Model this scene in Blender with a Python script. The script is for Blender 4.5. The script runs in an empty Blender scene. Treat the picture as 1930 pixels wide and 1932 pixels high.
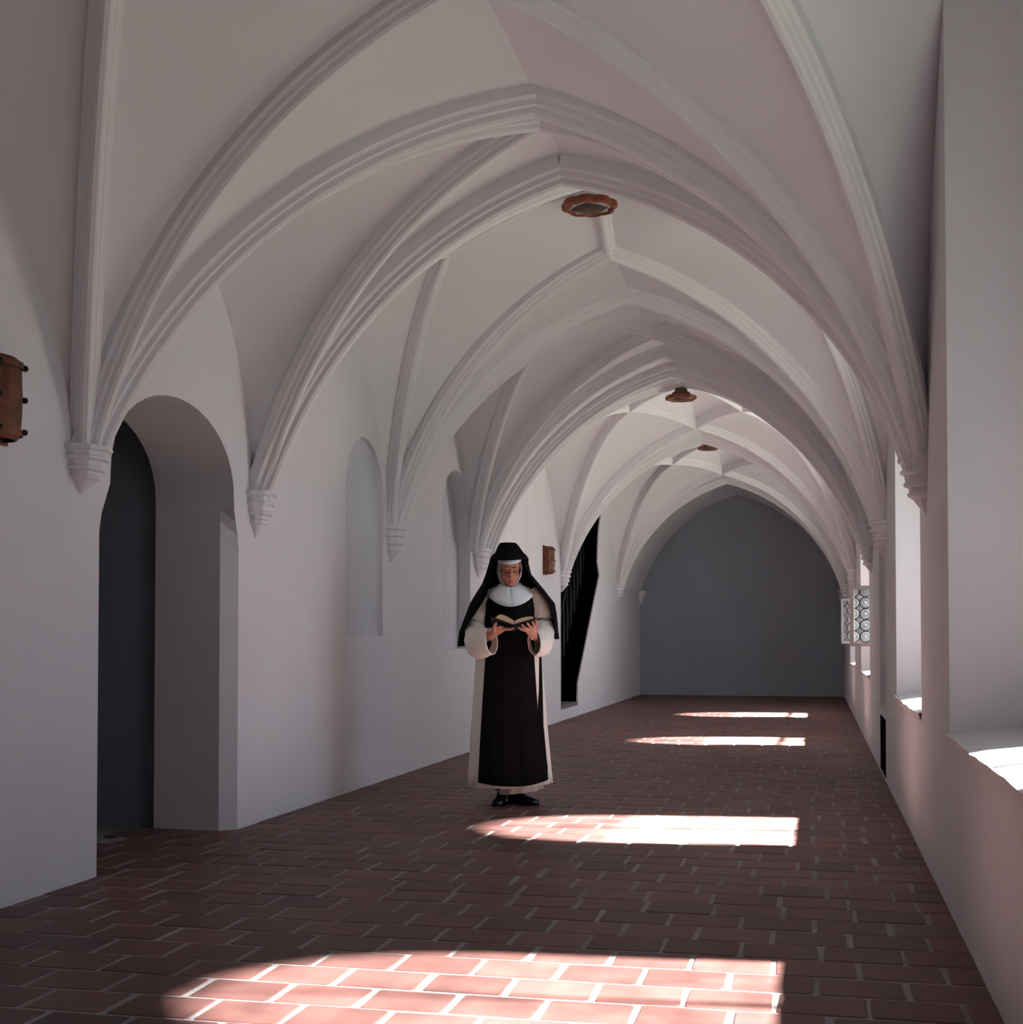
import bpy, bmesh, math, random
from mathutils import Vector, Matrix, noise
from mathutils.geometry import tessellate_polygon
random.seed(7)
C = bpy.context.scene.collection
S = bpy.context.scene
PI = math.pi

# ------------------------------------------------------------------ camera
F = 2500.0                      # focal length in pixels of the 1930 px frame
CZ = 1.04                       # camera height
cd = bpy.data.cameras.new('camera')
cam = bpy.data.objects.new('camera', cd); C.objects.link(cam)
cam.location = (0, 0, CZ)
PITCH = math.radians(1.5); YAW = math.radians(12.89)
cam.rotation_euler = (PI/2 + PITCH, 0, YAW)
cd.sensor_width = 36; cd.sensor_fit = 'HORIZONTAL'
cd.lens = 36*F/1930
cd.shift_y = 169/1930
cd.clip_start = 0.05; cd.clip_end = 200
S.camera = cam

# ------------------------------------------------------------------ light
S.view_settings.view_transform = 'Standard'
S.view_settings.look = 'None'
S.view_settings.gamma = 1
S.view_settings.use_curve_mapping = False
S.view_settings.exposure = 0.45
SKY = 4.5
w = bpy.data.worlds.new('world'); S.world = w; w.use_nodes = True
bg = w.node_tree.nodes['Background']
bg.inputs[0].default_value = (0.56, 0.74, 1.0, 1); bg.inputs[1].default_value = SKY
TANE = 1.15
sd = bpy.data.lights.new('sun', 'SUN'); sd.energy = 175; sd.angle = math.radians(2.2); sd.color = (1, .95, .90)
sun = bpy.data.objects.new('sun', sd); C.objects.link(sun)
sun.rotation_euler = Vector((-1, -0.10, -TANE)).to_track_quat('-Z', 'Y').to_euler()
sun.location = (6, 8, 8)
WIN = [(3.38, 4.50, 3.24, 5.22), (6.83, 7.95, 6.57, 8.52), (12.99, 14.14, 12.63, 14.93), (17.52, 18.65, 17.19, 19.45)]
XO = 0.95                       # plane of the glass
for a, b, c_, d_ in WIN:        # daylight portals, one in each window opening
    ld = bpy.data.lights.new('sky_portal', 'AREA'); ld.shape = 'RECTANGLE'
    ld.size = b-a; ld.size_y = 2.3; ld.cycles.is_portal = True
    lo = bpy.data.objects.new('sky_portal', ld); C.objects.link(lo)
    lo.location = (XO+.12, (a+b)/2, 1.88)
    lo.rotation_euler = Vector((-1, 0, 0)).to_track_quat('-Z', 'Z').to_euler()
S.cycles.max_bounces = 14; S.cycles.diffuse_bounces = 10; S.cycles.transparent_max_bounces = 12
S.cycles.sample_clamp_indirect = 6

# ------------------------------------------------------------------ materials
def nmat(name, col, rough=.8, metal=0, bump=0, bscale=60, var=0, vscale=3, spec=.3, sheen=0):
    m = bpy.data.materials.new(name); m.use_nodes = True
    nt = m.node_tree; b = nt.nodes['Principled BSDF']
    b.inputs['Base Color'].default_value = (*col, 1); b.inputs['Roughness'].default_value = rough
    b.inputs['Metallic'].default_value = metal; b.inputs['Specular IOR Level'].default_value = spec
    if sheen: b.inputs['Sheen Weight'].default_value = sheen
    tc = nt.nodes.new('ShaderNodeTexCoord')
    if var:
        n = nt.nodes.new('ShaderNodeTexNoise'); n.inputs['Scale'].default_value = vscale; n.inputs['Detail'].default_value = 6
        r = nt.nodes.new('ShaderNodeMapRange'); r.inputs[1].default_value = .3; r.inputs[2].default_value = .7
        r.inputs[3].default_value = 1-var; r.inputs[4].default_value = 1+var*.4
        mx = nt.nodes.new('ShaderNodeVectorMath'); mx.operation = 'SCALE'; mx.inputs[0].default_value = col
        nt.links.new(tc.outputs['Object'], n.inputs['Vector']); nt.links.new(n.outputs['Fac'], r.inputs[0])
        nt.links.new(r.outputs[0], mx.inputs['Scale']); nt.links.new(mx.outputs[0], b.inputs['Base Color'])
    if bump:
        n = nt.nodes.new('ShaderNodeTexNoise'); n.inputs['Scale'].default_value = bscale; n.inputs['Detail'].default_value = 5
        bp = nt.nodes.new('ShaderNodeBump'); bp.inputs['Strength'].default_value = bump; bp.inputs['Distance'].default_value = .01
        nt.links.new(tc.outputs['Object'], n.inputs['Vector']); nt.links.new(n.outputs['Fac'], bp.inputs['Height'])
        nt.links.new(bp.outputs[0], b.inputs['Normal'])
    return m
M = {}
M['plaster'] = nmat('white_plaster', (.70, .69, .715), .9, bump=.25, bscale=9, var=.05, vscale=1.3, spec=.15)
M['vault'] = nmat('vault_plaster', (.745, .74, .765), .9, bump=.07, bscale=12, var=.04, vscale=1.0, spec=.15)
M['endwall'] = nmat('shaded_end_plaster', (.33, .36, .41), .95, bump=.2, bscale=9, var=.06, vscale=1.2, spec=.1)  # far wall's dimness and bluish sky cast put into the plaster colour
M['roomwall'] = nmat('shaded_room_plaster', (.24, .265, .31), .95, bump=.1, spec=.1)  # plaster colour darkened to stand for the shade of the side room
M['black'] = nmat('shade_black_lining', (.012, .011, .011), .95, spec=.05)  # near-black lining puts the darkness inside the openings into the colour
M['grout'] = nmat('lime_grout', (.28, .27, .27), .95, bump=.5, bscale=80, var=.35, vscale=2.0, spec=.1)
M['stone'] = nmat('slate_step', (.16, .16, .17), .7, bump=.2)
M['sill'] = nmat('sill_plaster', (.62, .60, .60), .7, bump=.2, bscale=10)
M['darkwood'] = nmat('dark_oak', (.004, .0032, .003), .6, var=.3, vscale=8)
M['wood'] = nmat('painted_window_wood', (.50, .42, .39), .6, bump=.1, bscale=20)
M['lightwood'] = nmat('pale_window_wood', (.72, .74, .74), .6)
M['lead'] = nmat('lead', (.05, .055, .06), .5, metal=.3)
M['copper'] = nmat('aged_copper', (.15, .052, .026), .45, metal=.45, var=.5, vscale=14, bump=.2, bscale=40)
M['rivet'] = nmat('black_iron', (.02, .018, .018), .5, metal=.6)
M['rosette'] = nmat('painted_red_rim', (.21, .055, .028), .5, var=.4, vscale=12)
M['blue'] = nmat('painted_blue', (.02, .022, .06), .5)
M['cream'] = nmat('painted_cream', (.34, .31, .22), .6)
M['brown'] = nmat('painted_brown', (.09, .05, .028), .6, var=.4, vscale=25)
M['skin'] = nmat('skin', (.52, .235, .16), .55, var=.18, vscale=18)
M['lip'] = nmat('lips', (.33, .09, .075), .5)
M['brow'] = nmat('grey_brow', (.14, .08, .06), .8)
M['eye'] = nmat('eye', (.05, .03, .025), .3)
M['blackcloth'] = nmat('black_wool', (.007, .0062, .0068), .95, bump=.15, bscale=200, spec=.08)
M['whitecloth'] = nmat('cream_wool', (.88, .83, .76), .9, bump=.2, bscale=150, spec=.1)
M['linen'] = nmat('white_linen', (.84, .88, .92), .8, bump=.08, bscale=120, spec=.15)
M['shoe'] = nmat('black_leather', (.008, .008, .01), .22, spec=.6)
M['page'] = nmat('paper_edges', (.60, .44, .30), .8)
M['cover'] = nmat('book_cover', (.022, .022, .024), .6)
M['metal'] = nmat('steel', (.6, .58, .55), .25, metal=1)
M['frame'] = nmat('glasses_frame', (.10, .04, .025), .4, metal=.3)
def tile_mat():
    m = bpy.data.materials.new('terracotta_tile'); m.use_nodes = True; nt = m.node_tree; b = nt.nodes['Principled BSDF']
    oi = nt.nodes.new('ShaderNodeObjectInfo'); g = nt.nodes.new('ShaderNodeNewGeometry')
    n = nt.nodes.new('ShaderNodeTexNoise'); n.inputs['Scale'].default_value = 5; n.inputs['Detail'].default_value = 7
    n2 = nt.nodes.new('ShaderNodeTexNoise'); n2.inputs['Scale'].default_value = 1.1; n2.inputs['Detail'].default_value = 3
    cr = nt.nodes.new('ShaderNodeValToRGB')
    e = cr.color_ramp.elements; e[0].position = .30; e[0].color = (.060, .028, .025, 1); e[1].position = .72; e[1].color = (.165, .075, .065, 1)
    nt.links.new(g.outputs['Position'], n.inputs['Vector']); nt.links.new(g.outputs['Position'], n2.inputs['Vector'])
    a = nt.nodes.new('ShaderNodeMath'); a.operation = 'MULTIPLY_ADD'; a.inputs[1].default_value = .55; nt.links.new(n.outputs['Fac'], a.inputs[0])
    wn = nt.nodes.new('ShaderNodeTexWhiteNoise'); wn.noise_dimensions = '1D'
    at = nt.nodes.new('ShaderNodeMath'); at.operation = 'ADD'
    nt.links.new(oi.outputs['Random'], at.inputs[0]); nt.links.new(g.outputs['Random Per Island'], at.inputs[1]); nt.links.new(at.outputs[0], wn.inputs['W'])
    c2 = nt.nodes.new('ShaderNodeMath'); c2.operation = 'MULTIPLY_ADD'; c2.inputs[1].default_value = .22; nt.links.new(wn.outputs['Value'], c2.inputs[0])
    c3 = nt.nodes.new('ShaderNodeMath'); c3.operation = 'MULTIPLY'; c3.inputs[1].default_value = .26; nt.links.new(n2.outputs['Fac'], c3.inputs[0])
    nt.links.new(c3.outputs[0], c2.inputs[2]); nt.links.new(c2.outputs[0], a.inputs[2])
    nt.links.new(a.outputs[0], cr.inputs[0]); nt.links.new(cr.outputs[0], b.inputs['Base Color'])
    rr = nt.nodes.new('ShaderNodeMapRange'); rr.inputs[3].default_value = .42; rr.inputs[4].default_value = .68
    nt.links.new(n.outputs['Fac'], rr.inputs[0]); nt.links.new(rr.outputs[0], b.inputs['Roughness'])
    b.inputs['Specular IOR Level'].default_value = .32
    bp = nt.nodes.new('ShaderNodeBump'); bp.inputs['Strength'].default_value = .25; bp.inputs['Distance'].default_value = .006
    nt.links.new(n.outputs['Fac'], bp.inputs['Height']); nt.links.new(bp.outputs[0], b.inputs['Normal'])
    return m
M['tile'] = tile_mat()
def glass_mat(name, col, clear, gloss, tcol=None):
    m = bpy.data.materials.new(name); m.use_nodes = True; nt = m.node_tree; nt.nodes.clear()
    o = nt.nodes.new('ShaderNodeOutputMaterial'); t = nt.nodes.new('ShaderNodeBsdfTransparent'); t.inputs[0].default_value = (*col, 1)
    tr = nt.nodes.new('ShaderNodeBsdfTranslucent'); tr.inputs[0].default_value = (*(tcol or col), 1)
    g = nt.nodes.new('ShaderNodeBsdfGlossy'); g.inputs['Roughness'].default_value = .12
    m1 = nt.nodes.new('ShaderNodeMixShader'); m1.inputs[0].default_value = clear
    m2 = nt.nodes.new('ShaderNodeMixShader'); m2.inputs[0].default_value = gloss
    nt.links.new(tr.outputs[0], m1.inputs[1]); nt.links.new(t.outputs[0], m1.inputs[2])
    nt.links.new(m1.outputs[0], m2.inputs[1]); nt.links.new(g.outputs[0], m2.inputs[2]); nt.links.new(m2.outputs[0], o.inputs[0])
    return m
M['glass'] = glass_mat('window_glass', (.88, .89, .90), .80, .04, (.85, .85, .85))
M['glass_dim'] = glass_mat('dimmed_bullseye_glass', (.28, .285, .29), .98, .05)  # tinted darker to dim the near bays; some window heads use it too
M['glass_mid'] = glass_mat('bullseye_glass', (.66, .68, .69), .98, .05)
M['glass_head'] = glass_mat('window_head_glass', (.22, .225, .23), .98, .05)  # extra dark tint to fade the end of the nearest sun patch
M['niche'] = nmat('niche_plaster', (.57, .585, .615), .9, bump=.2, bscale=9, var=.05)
M['roundel'] = glass_mat('roundel_glass', (.50, .52, .53), .30, .08, (.30, .31, .32))
M['lens'] = glass_mat('spectacle_lens', (.97, .97, .97), .97, .04)

# ------------------------------------------------------------------ mesh helpers
def mk(name, vs, fs, mat, parent=None, smooth=False, angle=35):
    me = bpy.data.meshes.new(name); me.from_pydata([tuple(v) for v in vs], [], fs); me.update()
    bm = bmesh.new(); bm.from_mesh(me); bmesh.ops.recalc_face_normals(bm, faces=bm.faces); bm.to_mesh(me); bm.free()
    if smooth:
        me.shade_smooth(); me.set_sharp_from_angle(angle=math.radians(angle))
    me.materials.append(M[mat] if isinstance(mat, str) else mat)
    o = bpy.data.objects.new(name, me); C.objects.link(o)
    if parent: o.parent = parent
    return o
class MB:
    def __init__(s): s.v = []; s.f = []
    def add(s, vs, fs):
        k = len(s.v); s.v += [Vector(v) for v in vs]; s.f += [tuple(i+k for i in f) for f in fs]; return s
    def box(s, x0, x1, y0, y1, z0, z1):
        return s.add([(x0,y0,z0),(x1,y0,z0),(x1,y1,z0),(x0,y1,z0),(x0,y0,z1),(x1,y0,z1),(x1,y1,z1),(x0,y1,z1)],
              [(3,2,1,0),(4,5,6,7),(0,1,5,4),(1,2,6,5),(2,3,7,6),(3,0,4,7)])
    def grid(s, rows, close=False):
        n = len(rows[0]); vs = [p for r in rows for p in r]; fs = []
        for i in range(len(rows)-1):
            for j in range(n if close else n-1):
                k = (j+1) % n; fs.append((i*n+j, i*n+k, (i+1)*n+k, (i+1)*n+j))
        return s.add(vs, fs)
    def loft(s, rings, cap=True):
        n = len(rings[0]); k = len(s.v); s.grid(rings, True)
        if cap: s.f += [tuple(k+i for i in range(n)), tuple(k+(len(rings)-1)*n+i for i in range(n))]
        return s
    def tube(s, path, radii, n=10, sq=1.0, up=(0, 0, 1), cap=True):
        path = [Vector(p) for p in path]; rings = []
        for i, p in enumerate(path):
            t = (path[min(i+1, len(path)-1)]-path[max(i-1, 0)]).normalized()
            a = t.cross(Vector(up));
            if a.length < 1e-3: a = t.cross(Vector((0, 1, 0)))
            a.normalize(); b = a.cross(t)
            r = radii[i] if isinstance(radii, (list, tuple)) else radii
            ra, rb = r if isinstance(r, (list, tuple)) else (r, r*sq)
            rings.append([p + a*ra*math.cos(2*PI*j/n) + b*rb*math.sin(2*PI*j/n) for j in range(n)])
        return s.loft(rings, cap)
    def ball(s, c, r, n=16, m=10, rot=None):
        c = Vector(c); r = r if isinstance(r, (tuple, list)) else (r, r, r); rings = []
        for i in range(1, m):
            ph = PI*i/m
            ring = [Vector((r[0]*math.sin(ph)*math.cos(2*PI*j/n), r[1]*math.sin(ph)*math.sin(2*PI*j/n), r[2]*math.cos(ph))) for j in range(n)]
            if rot: ring = [rot @ p for p in ring]
            rings.append([c+p for p in ring])
        return s.loft(rings)
    def xform(s, m): s.v = [m @ v for v in s.v]; return s
    def build(s, name, mat, parent=None, smooth=False, angle=35): return mk(name, s.v, s.f, mat, parent, smooth, angle)
def tag(o, label=None, cat=None, group=None, kind=None):
    if label: o['label'] = label
    if cat: o['category'] = cat
    if group: o['group'] = group
    if kind: o['kind'] = kind
    return o
def empty(name, loc, rz=0):
    o = bpy.data.objects.new(name, None); C.objects.link(o); o.location = loc; o.rotation_euler = (0, 0, rz); o.empty_display_size = .1
    return o
def modapply(o, *mods):
    for (kind, kw) in mods:
        m = o.modifiers.new(kind, kind)
        for k, v in kw.items(): setattr(m, k, v)
    dg = bpy.context.evaluated_depsgraph_get(); me = bpy.data.meshes.new_from_object(o.evaluated_get(dg))
    o.modifiers.clear(); o.data = me
    return o

# ------------------------------------------------------------------ vault data
XL, XR = -3.04, 0.491           # wall planes
ZS = 1.82                       # springing height
CP, SP = math.cos(YAW), math.sin(YAW)
def yl(d): return (d + XL*SP)/CP        # distance along the optical axis -> distance along the corridor
def yr(d): return (d + XR*SP)/CP
def P(x, d, h): return Vector((x*CP, (d + x*CP*SP)/CP, h+CZ))
def arc(A, B, ratio=.129, n=24):
    A = Vector(A); B = Vector(B); ch = B-A; L = ch.length; sg = L*ratio
    if sg < 1e-5: return [A.lerp(B, i/n) for i in range(n+1)]
    R = L*L/(8*sg)+sg/2; half = math.asin(min(1, L/2/R))
    e = ch.normalized(); side = e.cross(Vector((0, 0, 1))).normalized(); up = side.cross(e)
    cen = A.lerp(B, .5) - up*(R-sg)
    return [cen + e*(R*math.sin(-half+2*half*i/n)) + up*(R*math.cos(-half+2*half*i/n)) for i in range(n+1)]
RIBP = [(.088, -.05), (.088, .020), (.066, .034), (.058, .056), (.042, .064), (.032, .088), (.014, .100)]
def rib(curve, depth=1.0, width=1.0, parent=None, name='rib'):
    prof = [(s_*width, n_*depth) for s_, n_ in RIBP] + [(-s_*width, n_*depth) for s_, n_ in reversed(RIBP)]
    rings = []
    for i, p in enumerate(curve):
        t = (curve[min(i+1, len(curve)-1)]-curve[max(i-1, 0)]).normalized()
        s_ = (curve[-1]-curve[0]).cross(Vector((0, 0, 1))).normalized()
        n_ = s_.cross(t); n_ = -n_ if n_.z > 0 else n_
        rings.append([p + s_*a + n_*b for a, b in prof])
    mb = MB(); mb.loft(rings)
    return mb.build(name, 'vault', parent, True, 18)

ceil_mb = MB()
def ruled(c1, c2, m=7, bulge=.03):
    n = len(c1); rows = []
    for i in range(n):
        u = i/(n-1); row = []
        for j in range(m+1):
            v = j/m; p = c1[i].lerp(c2[i], v); p = p + Vector((0, 0, bulge*math.sin(PI*v)*u)); row.append(p)
        rows.append(row)
    ceil_mb.grid(rows)
RIBS = []
def R_(curve, d=1.0, w=1.0): RIBS.append((curve, d, w))
DT = .090                       # rib depth between web and nose
def web(p): return p + Vector((0, 0, DT))

# transverse arches: left y, right y, apex x, apex y, apex nose height
TA = {0: (2.20, 1.20, -1.30, 1.75, 2.34), 1: (5.62, 5.92, -1.22, 5.78, 2.29), 2: (7.38, 5.97, -1.25, 6.62, 2.27),
      3: (9.73, 9.30, -1.33, 9.50, 2.40), 4: (12.05, 11.35, -1.29, 11.60, 2.455), 5: (12.50, 11.80, -1.30, 12.15, 2.385),
      6: (16.35, 16.15, -1.37, 16.2, 2.365), 7: (20.95, 20.60, -1.365, 20.8, 2.40)}
TA = {k: (yl(v[0]), yr(v[1])) + v[2:] for k, v in TA.items()}
def spL(y): return Vector((XL+.01, y, ZS))
def spR(y): return Vector((XR-.01, y, ZS))
TC = {}
for k, (ya, yb_, ax, ay, ah) in TA.items():
    ap = web(P(ax, ay, ah))
    TC[k] = (arc(spL(ya), ap), arc(spR(yb_), ap))
    R_(TC[k][0], .92, .86); R_(TC[k][1], .92, .86)
FORM = {'L': [], 'R': []}
def formeret(side, y0, y1, rise, ratio):
    x = XL if side == 'L' else XR
    f = spL if side == 'L' else spR
    a, b = f(y0), f(y1); a.x = b.x = x
    pk = Vector((x, (y0+y1)/2, ZS+rise))
    c0 = arc(a, pk, ratio); c1 = arc(b, pk, ratio)
    FORM[side].append((y0, y1, c0 + c1[::-1][1:]))
    return c0, c1, pk
def bay(k0, k1, kind, A, B, D, N, Cc, fl=(1.45, .14), fr=(1.55, .17)):
    """k0/k1 near and far transverse arch; nodes A left, B far, D right, N near, Cc centre (x, y, nose height)"""
    A, B, D, N = [web(P(*q)) for q in (A, B, D, N)]; Cw = web(P(*Cc))
    y = TA[k0], TA[k1]
    fl0, fl1, _ = formeret('L', y[0][0], y[1][0], *fl); fr0, fr1, _ = formeret('R', y[0][1], y[1][1], *fr)
    P0 = TC[k0][0][-1]; P1 = TC[k1][0][-1]
    def rid(a):    # composite end piece from a node to the centre
        return arc(a, Cw, .02, 6)[1:]
    for sp, yy, side, wallc, TT, nd in ((spL, y[0][0], A, fl0, TC[k0][0], N), (spL, y[1][0], A, fl1, TC[k1][0], B),
                                  (spR, y[0][1], D, fr0, TC[k0][1], N), (spR, y[1][1], D, fr1, TC[k1][1], B)):
        s0 = sp(yy); ca = arc(s0, side, .135); cb = arc(s0, nd, .13)
        ruled(wallc, ca); ruled(ca + rid(side), cb + rid(nd)); ruled(cb, TT)
        R_(ca, .76, .66); R_(cb, .76, .66)
    if kind == 'cross':
        for q in (A, B, D, N): R_(arc(q, Cw, .02, 8), .76, .66)
    elif kind == 'diamond':
        for a, b in ((A, B), (B, D), (D, N), (N, A)):
            R_(arc(a, b, .03, 10), .76, .66)
bay(0, 1, 'cross', (-2.05, 3.9, 2.38), (-1.28, 4.86, 2.40), (-.55, 3.7, 2.38), (-1.28, 3.0, 2.40), (-1.28, 3.9, 2.62), (1.60, .129), (2.06, .205))
# three-cornered bay between arches 1 and 2 (both land on one corbel of the right wall)
Kn = web(P(-1.30, 6.27, 2.40))
f0, f1, _ = formeret('L', TA[1][0], TA[2][0], 1.40, .12)
c1_ = arc(spL(TA[1][0]), Kn, .13); c2_ = arc(spL(TA[2][0]), Kn, .13); c3_ = arc(spR(yr(5.95)), Kn, .13)
ruled(f0, c1_); ruled(f1, c2_); ruled(c1_, TC[1][0]); ruled(c2_, TC[2][0]); ruled(c3_, TC[1][1]); ruled(c3_, TC[2][1])
for c_ in (c1_, c2_, c3_): R_(c_, .76, .66)
bay(2, 3, 'cross', (-2.35, 8.45, 2.42), (-1.335, 8.63, 2.45), (-.40, 7.65, 2.42), (-1.30, 7.40, 2.50), (-1.33, 8.05, 2.76), (1.45, .13), (1.50, .16))
bay(3, 4, 'diamond', (-2.05, 10.35, 2.40), (-1.31, 10.80, 2.42), (-.62, 10.25, 2.40), (-1.31, 10.0, 2.42), (-1.31, 10.4, 2.50))
# narrow strip between the doubled arches 4 and 5
formeret('L', TA[4][0], TA[5][0], .02, .02); formeret('R', TA[4][1], TA[5][1], .02, .02)
ruled(TC[4][0], TC[5][0], 4, .05); ruled(TC[4][1], TC[5][1], 4, .05)
bay(5, 6, 'diamond', (-1.95, 14.0, 2.36), (-1.345, 15.1, 2.345), (-.75, 14.0, 2.36), (-1.28, 12.95, 2.43), (-1.35, 14.05, 2.60), (1.45, .14), (1.5, .17))
bay(6, 7, 'diamond', (-1.98, 18.5, 2.38), (-1.36, 19.6, 2.37), (-.76, 18.4, 2.38), (-1.39, 17.5, 2.52), (-1.36, 18.5, 2.60))
# last short bay against the end wall, and the bay behind the camera
YE, YB = 23.6, -8.0
def plainbay(k, ye):
    ya, yb_, ax, ay, ah = TA[k]
    for i, sp in ((0, spL), (1, spR)):
        T2 = [Vector((p.x, ye, p.z)) for p in TC[k][i]]
        ruled(TC[k][i], T2, 8, .05)
    formeret('L', ya, ye, .02, .02); formeret('R', yb_, ye, .02, .02)
plainbay(7, YE); plainbay(0, YB)
ceiling = ceil_mb.build('ceiling', 'vault', None, True, 40); tag(ceiling, kind='structure')
for c_, d_, w_ in RIBS: rib(c_, d_, w_, ceiling)

# ------------------------------------------------------------------ walls
def tess(loops):
    """list of loops of (u, v) -> flattened verts and triangles"""
    pts = [[Vector((u, v, 0)) for u, v in l] for l in loops]
    tri = tessellate_polygon(pts); flat = [p for l in loops for p in l]
    return flat, [tuple(t) for t in tri]
def panel(mb, x, loops):
    flat, tri = tess(loops); mb.add([(x, u, v) for u, v in flat], tri)
def reveal(mb, x0, loop0, x1, loop1):
    n = len(loop0)
    mb.add([(x0, u, v) for u, v in loop0]+[(x1, u, v) for u, v in loop1], [(i, (i+1) % n, n+(i+1) % n, n+i) for i in range(n)])
def archloop(a, b, z0, zs, rise, n=16, p=2.0):
    c = (a+b)/2; r = (b-a)/2; pts = [(a, z0), (b, z0)]
    for i in range(n+1):
        t = PI*i/n; pts.append((c + r*math.cos(t)*1.0, zs + rise*math.sin(t)))
    return pts
ZT = 4.3
# --- left wall
def doorloop(cut):
    pts = [(5.313-.09*cut, -.02), (6.598+.06*cut, -.02), (6.598+.06*cut, 1.50), (6.598+.05*cut, 1.58), (6.598+.02*cut, 1.66), (6.598, 1.72), (6.598, 1.76)]
    for i in range(1, 18):
        t = PI*i/18; pts.append((5.9555+.6425*math.cos(t), 1.76+.45*math.sin(t)**.9))
    pts += [(5.313, 1.76), (5.313, 1.72), (5.313-.03*cut, 1.66), (5.313-.07*cut, 1.58), (5.313-.09*cut, 1.50)]
    return pts
d0, d1 = doorloop(1), doorloop(0)
n1 = archloop(8.33, 9.12, 1.04, 2.02, .40)
n2 = archloop(10.67, 11.61, .93, 2.05, .44)
n2low = [(10.67, .93), (11.61, .93), (11.61, 1.885), (10.67, 1.87)]
stair = [(16.27, .17), (17.42, .17), (17.46, .42), (19.22, 1.93), (19.05, 2.12), (19.12, 2.45), (19.2, 2.62), (19.42, 2.95), (19.3, 3.3), (16.27, 3.3)]
stair = [(yl(a), b) for a, b in stair]
mb = MB()
panel(mb, XL, [[(YB, -.02), (5.02, -.02)] + [(5.02, ZT), (YB, ZT)]])
panel(mb, XL, [[(5.02, -.02), d0[0]] + d0[1:][::-1][::-1][0:0] + [(5.02, ZT)]]) if False else None
# door strip: outline goes round the opening because it reaches the floor
outline = [(5.02, -.02), d0[0]] + [d0[i] for i in range(len(d0)-1, 0, -1)] + [(6.92, -.02), (6.92, ZT), (5.02, ZT)]
panel(mb, XL, [outline])
panel(mb, XL, [[(6.92, -.02), (YE, -.02), (YE, ZT), (6.92, ZT)], n1, n2, stair])
reveal(mb, XL, d0, XL-.08, d1); reveal(mb, XL-.08, d1, XL-.46, d1)
reveal(mb, XL, n1, XL-.035, n1)
reveal(mb, XL, n2, XL-.13, n2)
reveal(mb, XL, stair, XL-.02, stair)
wl = mb.build('wall_left', 'plaster'); tag(wl, kind='structure')
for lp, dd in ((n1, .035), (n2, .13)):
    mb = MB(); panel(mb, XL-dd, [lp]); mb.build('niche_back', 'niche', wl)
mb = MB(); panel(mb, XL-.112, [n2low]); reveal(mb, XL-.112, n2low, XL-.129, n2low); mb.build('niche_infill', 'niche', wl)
# --- side room behind the doorway and the dark stair hall: closed boxes
def openbox(name, x0, x1, y0, y1, z0, z1, mat, skip):
    mb = MB(); c = [(x0,y0,z0),(x1,y0,z0),(x1,y1,z0),(x0,y1,z0),(x0,y0,z1),(x1,y0,z1),(x1,y1,z1),(x0,y1,z1)]
    fs = {'bottom': (3,2,1,0), 'top': (4,5,6,7), 'y0': (0,1,5,4), 'x1': (1,2,6,5), 'y1': (2,3,7,6), 'x0': (3,0,4,7)}
    mb.add(c, [f for k, f in fs.items() if k not in skip]); return mb.build(name, mat)
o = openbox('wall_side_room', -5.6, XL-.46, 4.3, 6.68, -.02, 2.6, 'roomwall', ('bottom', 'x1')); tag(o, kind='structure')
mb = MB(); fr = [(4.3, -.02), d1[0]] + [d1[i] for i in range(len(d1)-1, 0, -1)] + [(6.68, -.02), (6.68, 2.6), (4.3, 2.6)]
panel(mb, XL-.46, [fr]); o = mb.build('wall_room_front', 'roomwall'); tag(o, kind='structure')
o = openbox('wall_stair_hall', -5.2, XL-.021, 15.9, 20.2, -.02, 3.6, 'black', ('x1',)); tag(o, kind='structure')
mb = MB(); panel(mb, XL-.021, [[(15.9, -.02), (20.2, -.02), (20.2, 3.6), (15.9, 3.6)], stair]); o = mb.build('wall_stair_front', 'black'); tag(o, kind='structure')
# threshold stone of the stair
mb = MB().box(XL-.35, XL+.005, yl(16.28), yl(17.42), .14, .185); o = mb.build('trim_1', 'stone'); tag(o, kind='structure')
# stair: steps and balustrade
st = empty('staircase', (-3.65, 16.35, .0))
tag(st, 'dark wooden staircase with balusters inside the black slanted opening', 'staircase')
for i in range(9):
    MB().box(-.42, .30, .55+i*.26, .55+i*.26+.28, 0, .17+.2*(i+1)).build('step', 'darkwood', st)
MB().tube([(.36, .45, 1.0), (.36, 2.9, 2.95)], .028, 8).build('handrail', 'darkwood', st)
MB().box(.32, .40, .40, .48, 0, 1.10).build('newel_post', 'darkwood', st)
for i in range(9):
    yb = .62+i*.26
    MB().tube([(.36, yb, .17+.2*(i+1)), (.36, yb, .45+.2*(i+1)), (.36, yb, .7+.2*(i+1)), (.36, yb, 1.0+(yb-.45)*.796)], [.014, .026, .014, .016], 8).build('baluster', 'darkwood', st)

# --- right wall
def zform(side, y):
    for y0, y1, c in FORM[side]:
        if min(y0, y1)-1e-6 <= y <= max(y0, y1)+1e-6:
            for p, q in zip(c, c[1:]):
                if min(p.y, q.y) <= y <= max(p.y, q.y):
                    t = 0 if abs(q.y-p.y) < 1e-9 else (y-p.y)/(q.y-p.y); return p.z+(q.z-p.z)*t
    return 3.3
def recess(c_, d_, z0):
    ys = [c_+(d_-c_)*i/20 for i in range(21)]
    return [(c_, z0), (d_, z0)] + [(y, max(2.2, zform('R', y)-.01)) for y in reversed(ys)]
ZSILL = .67
recs = [recess(c_, d_, ZSILL) for a, b, c_, d_ in WIN]
def splay(loop, c_, d_):
    m = (c_+d_)/2; return [(m+(u-m)*.93, v) for u, v in loop]
nichehi = [(9.86, .50), (10.68, .50), (10.68, 2.0), (9.86, 2.0)]
nichelo = [(9.86, .02), (10.68, .02), (10.68, .44), (9.86, .44)]
mb = MB()
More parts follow.
